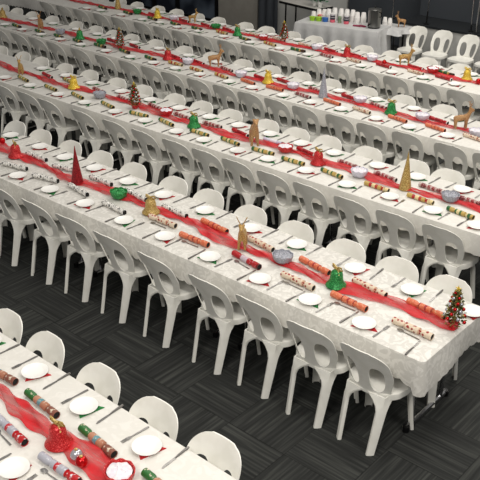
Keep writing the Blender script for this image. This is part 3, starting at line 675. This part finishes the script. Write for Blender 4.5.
def make_tree():
    root = empty('tinsel_tree'); b = bmesh.new(); lathe(b, [(.030, 0), (.034, .004), (.040, .045), (.036, .045), (.02, .03)], 16); link_mesh('pot', b, GL['red'], root)
    b = bmesh.new(); tube(b, [(0, 0, .03), (0, 0, .29)], [.008, .004], 6); link_mesh('trunk', b, GL['gold'], root)
    rnd = random.Random(5); b = bmesh.new()
    for k in range(420):
        t = k/420; z = .05+.24*t; R = .066*(1-t)**.8+.010; a = k*2.399; r0 = R*rnd.uniform(.3, 1.1)
        c = Vector((r0*cos(a), r0*sin(a), z+rnd.uniform(-.008, .008)))
        d = Vector((cos(a), sin(a), rnd.uniform(-.5, .6))).normalized(); s = d.cross(Vector((rnd.uniform(-1, 1), rnd.uniform(-1, 1), 1))).normalized()
        L, w = rnd.uniform(.016, .028), rnd.uniform(.005, .009); n_ = d.cross(s)*.0012
        p = [c-d*L*.3, c+s*w+d*L*.2, c+d*L*.8, c-s*w+d*L*.2]
        A = [b.verts.new(q+n_) for q in p]; B = [b.verts.new(q-n_) for q in p]
        b.faces.new(A); b.faces.new(B[::-1])
        for i in range(4): b.faces.new((A[i], B[i], B[(i+1) % 4], A[(i+1) % 4]))
    fl = link_mesh('foliage', b, noise_mat('tinsel_leaves', (.10, .24, .10), (.62, .55, .30), 55, .3, .4, .42, .58), root, smooth=False)
    for nm, mt, ph, cnt in (('red_bauble', mat('bauble_red', (.75, .04, .07), .15, .6), 0, 17), ('silver_bauble', mat('bauble_silver', (.8, .8, .8), .15, .8), 1.1, 13)):
        for k in range(cnt):
            t = (k+.3)/cnt; a = k*2.2+ph; R = (.064*(1-t)**.8+.010)
            b = bmesh.new(); sphere(b, (R*cos(a), R*sin(a), .065+.215*t), .0135, 8); link_mesh(nm, b, mt, root)
    b = bmesh.new()
    for k in range(5):
        a = pi/2+k*2*pi/5; tube(b, [(0, 0, .305), (.024*cos(a), 0, .305+.024*sin(a))], [.008, .001], 6)
    link_mesh('star', b, GL['yellow'], root)
    return root
def make_deer(antlers, c='deer'):
    root = empty('reindeer_figure')
    P = [(0, 0, .135), (.055, 0, .138), (-.055, 0, .132), (.078, 0, .165), (.088, 0, .205), (.094, 0, .228), (.122, 0, .216), (.138, 0, .210)]
    Rr = [.033, .036, .034, .024, .019, .022, .015, .010]
    E = [(0, 1), (0, 2), (1, 3), (3, 4), (4, 5), (5, 6), (6, 7)]
    for bx, b0 in ((.055, 1), (-.055, 2)):
        for sy in (-1, 1):
            i = len(P); P += [(bx+(0 if bx > 0 else -.008), sy*.02, .098), (bx+(.004 if bx > 0 else -.002), sy*.024, .05), (bx, sy*.026, .004)]; Rr += [.018, .011, .012]
            E += [(b0, i), (i, i+1), (i+1, i+2)]
    i = len(P); P += [(-.085, 0, .150)]; Rr += [.008]; E += [(2, i)]
    for sy in (-1, 1):
        i = len(P); P += [(.084, sy*.026, .246)]; Rr += [.0045]; E += [(5, i)]
    me = bpy.data.meshes.new('body'); me.from_pydata([Vector(p) for p in P], E, []); me.update()
    o = bpy.data.objects.new('body', me); COL.objects.link(o); o.parent = root
    mod = o.modifiers.new('skin', 'SKIN'); 
    for k, sv_ in enumerate(me.skin_vertices[0].data if me.skin_vertices else []): sv_.radius = (Rr[k], Rr[k])
    if not me.skin_vertices:
        bm = bmesh.new(); bm.from_mesh(me); ly = bm.verts.layers.skin.verify()
        for k, v in enumerate(bm.verts): v[ly].radius = (Rr[k], Rr[k]); v[ly].use_root = (k == 0)
        bm.to_mesh(me); bm.free()
    sub = o.modifiers.new('sub', 'SUBSURF'); sub.levels = 1; sub.render_levels = 1
    dg = bpy.context.evaluated_depsgraph_get(); dg.update(); ev = o.evaluated_get(dg)
    nm = bpy.data.meshes.new_from_object(ev); o.modifiers.clear(); o.data = nm
    nm.materials.clear(); nm.materials.append(GL[c])
    for p in nm.polygons: p.use_smooth = True
    if antlers:
        for sy in (-1, 1):
            b = bmesh.new()
            tube(b, [(.090, sy*.008, .243), (.080, sy*.020, .265), (.084, sy*.034, .292), (.098, sy*.036, .312)], [.0045, .004, .0035, .002], 6)
            tube(b, [(.080, sy*.020, .265), (.100, sy*.028, .282)], [.0035, .002], 6); tube(b, [(.084, sy*.034, .290), (.066, sy*.044, .306)], [.0035, .002], 6)
            link_mesh('antler', b, GL[c], root)
        bow2 = bmesh.new(); lathe(bow2, [(.019, .178), (.021, .184), (.019, .190)], 12, 'z', (.082, 0, 0)); link_mesh('collar', bow2, GL['gold'], root)
    return root
PROT = {}
CPL = {'bell': '%s glitter bell with a bow', 'cone': 'tall %s glitter cone', 'bowl': '%s glitter bowl', 'deer': 'gold glitter reindeer figure', 'tree': 'small tinsel tree with red and silver baubles', 'bauble': 'shiny %s bauble'}
ORD = ['first', 'second', 'third', 'fourth', 'fifth', 'sixth', 'seventh', 'eighth']
for row, items in CENTRE.items():
    names = [(t, c) for x, y, t, c in items]
    for i, (x, y, t, c) in enumerate(items):
        far_left = t == 'deer' and row == 'C' and x < -8
        k = (t, c, row, far_left) if t == 'deer' else (t, c)
        if k not in PROT:
            PROT[k] = ({'bell': lambda: make_bell(c), 'cone': lambda: make_cone(c), 'bowl': lambda: make_bowl(c), 'bauble': lambda: make_bauble(c),
                        'tree': make_tree, 'deer': lambda: make_deer(row in 'BED' or far_left, 'deer' if far_left else {'C': 'wood', 'D': 'wood'}.get(row, 'deer'))}[t](), [False])
        rz = random.uniform(-.3, .3)
        if t == 'deer': rz = {'B': -.95, 'C': -.75, 'D': .75, 'E': .55}.get(row, 0)
        if row == 'D' and x < -10: rz = -.8
        sc = {'deer': {'C': 1.3, 'B': 1.0, 'D': 1.02, 'E': .78}.get(row, 1), 'tree': 1.0}.get(t, 1)
        if row == 'E' and t == 'deer' and x > -7: sc = 1.0
        if row == 'C' and t == 'deer' and x < -8: sc = .9
        o = place(PROT[k][0], PROT[k][1], (x, y, TZ+.010 if t != 'cone' else TZ+.006), rz, sc)
        base = CPL[t] % c if '%s' in CPL[t] else CPL[t]
        tot = names.count((t, c)); nth = names[:i].count((t, c))
        if tot > 1: base += ', %s from the left' % ORD[nth]
        tag(o, '%s, centrepiece of the %s' % (base, ROWN[row]), {'bell': 'bell', 'cone': 'cone decoration', 'bowl': 'bowl', 'deer': 'reindeer figure', 'tree': 'christmas tree', 'bauble': 'bauble'}[t], 'centrepieces on the red runners')

# ------------------------------------------------------------------ drinks table in the back
def long_table(name, cx, cy, L, D, rz, label, h=.74, cloth=None, droop=.5, ends=True):
    r = empty(name, (cx, cy, 0), rz); tag(r, label, 'table')
    b = bmesh.new(); box(b, -L/2, L/2, -D/2, D/2, h-.035, h-.004, .004); link_mesh('tabletop', b, mat('table_laminate', (.72, .71, .69), .5), r)
    for s in (-1, 1):
        x = s*(L/2-.1)
        for sy in (-1, 1):
            b = bmesh.new(); tube(b, [(x, sy*(D/2-.08), 0), (x, sy*(D/2-.08), h-.03)], .016, 8); link_mesh('leg', b, M_BLACKMETAL, r)
        b = bmesh.new(); tube(b, [(x, -(D/2-.08), .25), (x, D/2-.08, .25)], .011, 6); link_mesh('stretcher', b, M_BLACKMETAL, r)
    return r
def side_cloth(cx, cy, L, D, rz, drop, m, label, h=.745, hem=None):
    b = bmesh.new(); P = []; hl, hd = L/2+.012, D/2+.012; st = .025
    cor = [(-hl, -hd), (hl, -hd), (hl, hd), (-hl, hd)]; N4 = [(0, -1), (1, 0), (0, 1), (-1, 0)]
    arc = 0; rows = []
    for k in range(4):
        p, q = Vector(cor[k]), Vector(cor[(k+1) % 4]); n = int((q-p).length/st)
        for i in range(n):
            w = p.lerp(q, i/n); nn = Vector(N4[k])
            if i == 0: nn = (Vector(N4[k])+Vector(N4[k-1])).normalized()
            arc += st; f = .6*sin(arc*28)+.4*sin(arc*17+1); dr = drop if hem is None else hem(k, i/n)
            col = []
            for t in (0, .03, .3, .65, 1):
                o_ = 0 if t == 0 else .006+.045*t*(1+f)
                col.append(b.verts.new((w.x+nn.x*o_, w.y+nn.y*o_, h-dr*t)))
            rows.append(col)
    N = len(rows)
    for i in range(N):
        A, B = rows[i], rows[(i+1) % N]
        for k in range(4): b.faces.new((A[k], A[k+1], B[k+1], B[k]))
    b.faces.new([r_[0] for r_ in rows])
    o = link_mesh('tablecloth', b, m); o.location = (cx, cy, 0); o.rotation_euler = (0, 0, rz); tag(o, label, 'tablecloth'); return o
M_GREYC = cloth_mat('grey_cloth', (.80, .80, .80), (.76, .76, .76), .4, 7)
A1 = math.atan2(.28, 1.40)
T1 = (-8.24, 12.14)
long_table('drinks_table', T1[0], T1[1], 1.5, .58, A1, 'drinks table under the pale grey cloth, holding cups and urn')
side_cloth(T1[0], T1[1], 1.5, .58, A1, .46, M_GREYC, 'pale grey cloth over the drinks table, hanging in folds')
A2 = radians(-25)
T2 = (-7.56, 12.70)
long_table('corner_table', T2[0], T2[1], .44, .46, 0, 'small table at the corner beside the urn, carrying a reindeer', h=.70)
side_cloth(T2[0], T2[1], .44, .46, 0, .08, M_GREYC, 'pale grey cloth on the corner table beside the urn', h=.705)
T3 = (-9.50, 12.74); A3 = math.atan2(-.14, .80)
long_table('black_table', T3[0], T3[1], 1.0, .42, A3, 'tall black-legged folding table in front of the light wall, left of the cups', h=.85)
b_ = bmesh.new(); box(b_, -.505, .505, -.215, .215, -.05, -.008, .003); 
def to_world(T, A, x, y, z): return (T[0]+x*cos(A)-y*sin(A), T[1]+x*sin(A)+y*cos(A), z)
kid = [o for o in bpy.data.objects if o.name == 'black_table'][0]
e_ = link_mesh('table_edge', b_, M_BLACKMETAL, kid); e_.location = (0, 0, .85)
# plants
def wreath(loc, label):
    r = empty('potted_plant', loc); tag(r, label, 'plant')
    b = bmesh.new(); lathe(b, [(.035, 0), (.05, .07), (.044, .07), (.03, .05)], 14); link_mesh('pot', b, M_PLATE, r)
    rnd = random.Random(3); b = bmesh.new()
    for k in range(140):
        a = rnd.uniform(0, 2*pi); e = rnd.uniform(-.2, 1.4); R = rnd.uniform(.05, .11); c = Vector((R*cos(a)*cos(e), R*sin(a)*cos(e), .10+R*sin(e)))
        d = (c-Vector((0, 0, .07))).normalized(); s = d.cross(Vector((0, 0, 1))).normalized()*.016; n_ = d.cross(s).normalized()*.001
        p = [c, c+d*.03+s, c+d*.06, c+d*.03-s]; A = [b.verts.new(q+n_) for q in p]; B = [b.verts.new(q-n_) for q in p]
        b.faces.new(A); b.faces.new(B[::-1])
        for i in range(4): b.faces.new((A[i], B[i], B[(i+1) % 4], A[(i+1) % 4]))
    link_mesh('foliage', b, noise_mat('green_leaves', (.06, .42, .26), (.14, .58, .34), 12, .5), r, smooth=False)
wreath(to_world(T3, A3, .26, -.02, .847), 'bright green leafy decoration in a white pot, left on the black-legged table')
wreath(to_world(T3, A3, .41, -.03, .847), 'bright green leafy decoration in a white pot, right on the black-legged table')

# cups : stacks of inverted foam cups
M_CUP = mat('foam_cup', (.93, .92, .91), .5)
def make_cup():
    b = bmesh.new(); lathe(b, [(.042, 0), (.044, .003), (.041, .008), (.031, .082), (.027, .086), (.0265, .083), (.039, .006), (.040, 0)], 16)
    return link_mesh('foam_cup', b, M_CUP)
cup0 = make_cup(); uc = [False]
stacks = [(-.62, .14, 2), (-.53, .17, 4), (-.44, .2, 4), (-.34, .16, 5), (-.24, .2, 6), (-.12, .2, 6), (-.01, .2, 6), (.10, .2, 6), (.20, .16, 5), (.30, .2, 5)]
for n, (dx, dy, cnt) in enumerate(stacks):
    for k in range(cnt):
        tag(place(cup0, uc, to_world(T1, A1, dx, dy, .7465+.022*k), 0, 1.18), 'white foam cup in the %s stack from the left on the drinks table, level %s' % (['first', 'second', 'third', 'fourth', 'fifth', 'sixth', 'seventh', 'eighth', 'ninth', 'tenth'][n], ['one', 'two', 'three', 'four', 'five', 'six'][k]), 'cup', 'stacked foam cups')
def simple(name, prof, m, loc, label, cat, lid=None, n=16):
    r = empty(name, loc); tag(r, label, cat); b = bmesh.new(); lathe(b, prof, n); link_mesh('body', b, m, r)
    if lid: b = bmesh.new(); lathe(b, lid[0], n); link_mesh('lid', b, lid[1], r)
    return r
TIN = [(.042, 0), (.045, .003), (.045, .135), (.042, .14)]
def tin_mat():
    m = mat('tin_label', (.2, .2, .2), .4); ns, ls, b = nt(m); tc = ns.new('ShaderNodeTexCoord'); sp = ns.new('ShaderNodeSeparateXYZ'); ls.new(tc.outputs['Object'], sp.inputs[0])
    mr = ns.new('ShaderNodeMapRange'); mr.inputs['From Max'].default_value = .14; ls.new(sp.outputs[2], mr.inputs['Value'])
    r = ramp(ns, [(0, (.86, .38, .45)), (.34, (.20, .18, .22)), (.58, (.72, .70, .72)), (.66, (.20, .18, .22)), (.86, (.8, .78, .8))], 'CONSTANT'); ls.new(mr.outputs[0], r.inputs[0]); ls.new(r.outputs[0], b.inputs['Base Color']); return m
MT = tin_mat()
simple('drink_tin', TIN, MT, to_world(T1, A1, -.20, .02, .747), 'dark and pink patterned tin, left one before the cup stacks', 'tin', ([(.046, .14), (.046, .15), (.04, .152)], M_CUP))
simple('drink_tin', TIN, MT, to_world(T1, A1, .06, .02, .747), 'dark and pink patterned tin, right one before the cup stacks', 'tin', ([(.046, .14), (.046, .15), (.04, .152)], M_CUP))
simple('jar', [(.032, 0), (.034, .1), (.02, .115), (.02, .12)], noise_mat('green_jar', (.42, .52, .40), (.55, .60, .5), 20, .4), to_world(T1, A1, -.07, .03, .747), 'pale green jar between the two patterned tins', 'jar', ([(.022, .12), (.022, .135), (.018, .137)], M_CUP))
TUB = [(.048, 0), (.055, .055), (.058, .06), (.058, .066), (.04, .07)]
simple('plastic_tub', TUB, mat('lime', (.62, .80, .18), .4), to_world(T1, A1, -.56, -.03, .747), 'lime green tub at the left end of the drinks table', 'tub')
simple('plastic_tub', TUB, mat('lime', (.62, .80, .18), .4), to_world(T1, A1, -.45, -.01, .747), 'lime green tub next to the blue tub', 'tub')
simple('plastic_tub', TUB, mat('blue_tub', (.16, .42, .72), .4), to_world(T1, A1, -.33, .0, .747), 'blue tub on the drinks table left of the tins', 'tub')
simple('plastic_tub', [(.03, 0), (.04, .05), (.045, .08), (.03, .09)], noise_mat('redwhite_pack', (.85, .35, .3), (.92, .88, .84), 18, .5), to_world(T1, A1, -.48, .10, .747), 'small red and white pack behind the lime tubs', 'packet')
# magenta packets
for k, (dx, dy, rz) in enumerate([(.30, -.07, .3), (.38, -.04, -.2)]):
    b = bmesh.new(); box(b, -.07, .07, -.03, .03, 0, .02, .008)
    o = link_mesh('napkin_packet', b, mat('magenta_paper', (.55, .10, .26), .6)); o.location = to_world(T1, A1, dx, dy, .747); o.rotation_euler = (0, 0, rz)
    tag(o, ['dark pink packet lying left of the urn', 'dark pink packet touching the urn side'][k], 'packet')
# urn
UL = to_world(T1, A1, .585, -.02, .747)
r = empty('hot_water_urn', UL, A1-.35); tag(r, 'stainless steel hot water urn on the right end of the drinks table', 'urn')
b = bmesh.new(); lathe(b, [(.105, .02), (.11, .025), (.11, .30), (.112, .305)], 32); link_mesh('body', b, mat('urn_steel', (.55, .55, .54), .3, .85), r)
b = bmesh.new(); lathe(b, [(.10, 0), (.10, .02), (.09, .022)], 28); link_mesh('base', b, M_BLACKMETAL, r)
b = bmesh.new(); lathe(b, [(.113, .305), (.11, .315), (.04, .33), (.015, .335)], 28); ld = link_mesh('lid', b, mat('urn_steel', (.55, .55, .54), .3, .85), r)
b = bmesh.new(); lathe(b, [(.014, .335), (.018, .35), (.01, .36)], 12); link_mesh('lid_knob', b, M_BLACKMETAL, ld)
b = bmesh.new(); tube(b, [(0, -.105, .07), (0, -.14, .07), (0, -.15, .045)], .012, 8); tube(b, [(0, -.135, .08), (0, -.135, .105)], .007, 6); link_mesh('tap', b, M_BLACKMETAL, r)
for s in (-1, 1):
    b = bmesh.new(); tube(b, [(s*.108, 0, .27), (s*.14, 0, .26), (s*.14, 0, .20), (s*.108, 0, .19)], .008, 6); link_mesh('handle', b, M_BLACKMETAL, r)
for k, (dx, dy) in enumerate([(-.16, -.03), (-.10, .04)]):
    for j in range(4 - k):
        tag(place(cup0, uc, (T2[0]+dx, T2[1]+dy, .7075+.02*j)), 'white foam cup right of the urn, %s short stack, level %s' % (['left', 'right'][k], ['one', 'two', 'three', 'four'][j]), 'cup', 'foam cups right of the urn')
dr = make_deer(True, 'wood'); dr.location = (T2[0]+.12, T2[1]+.06, .708); dr.rotation_euler = (0, 0, pi+.6); dr.scale = (.85,)*3
tag(dr, 'tan glitter reindeer standing on the corner table right of the urn', 'reindeer figure')
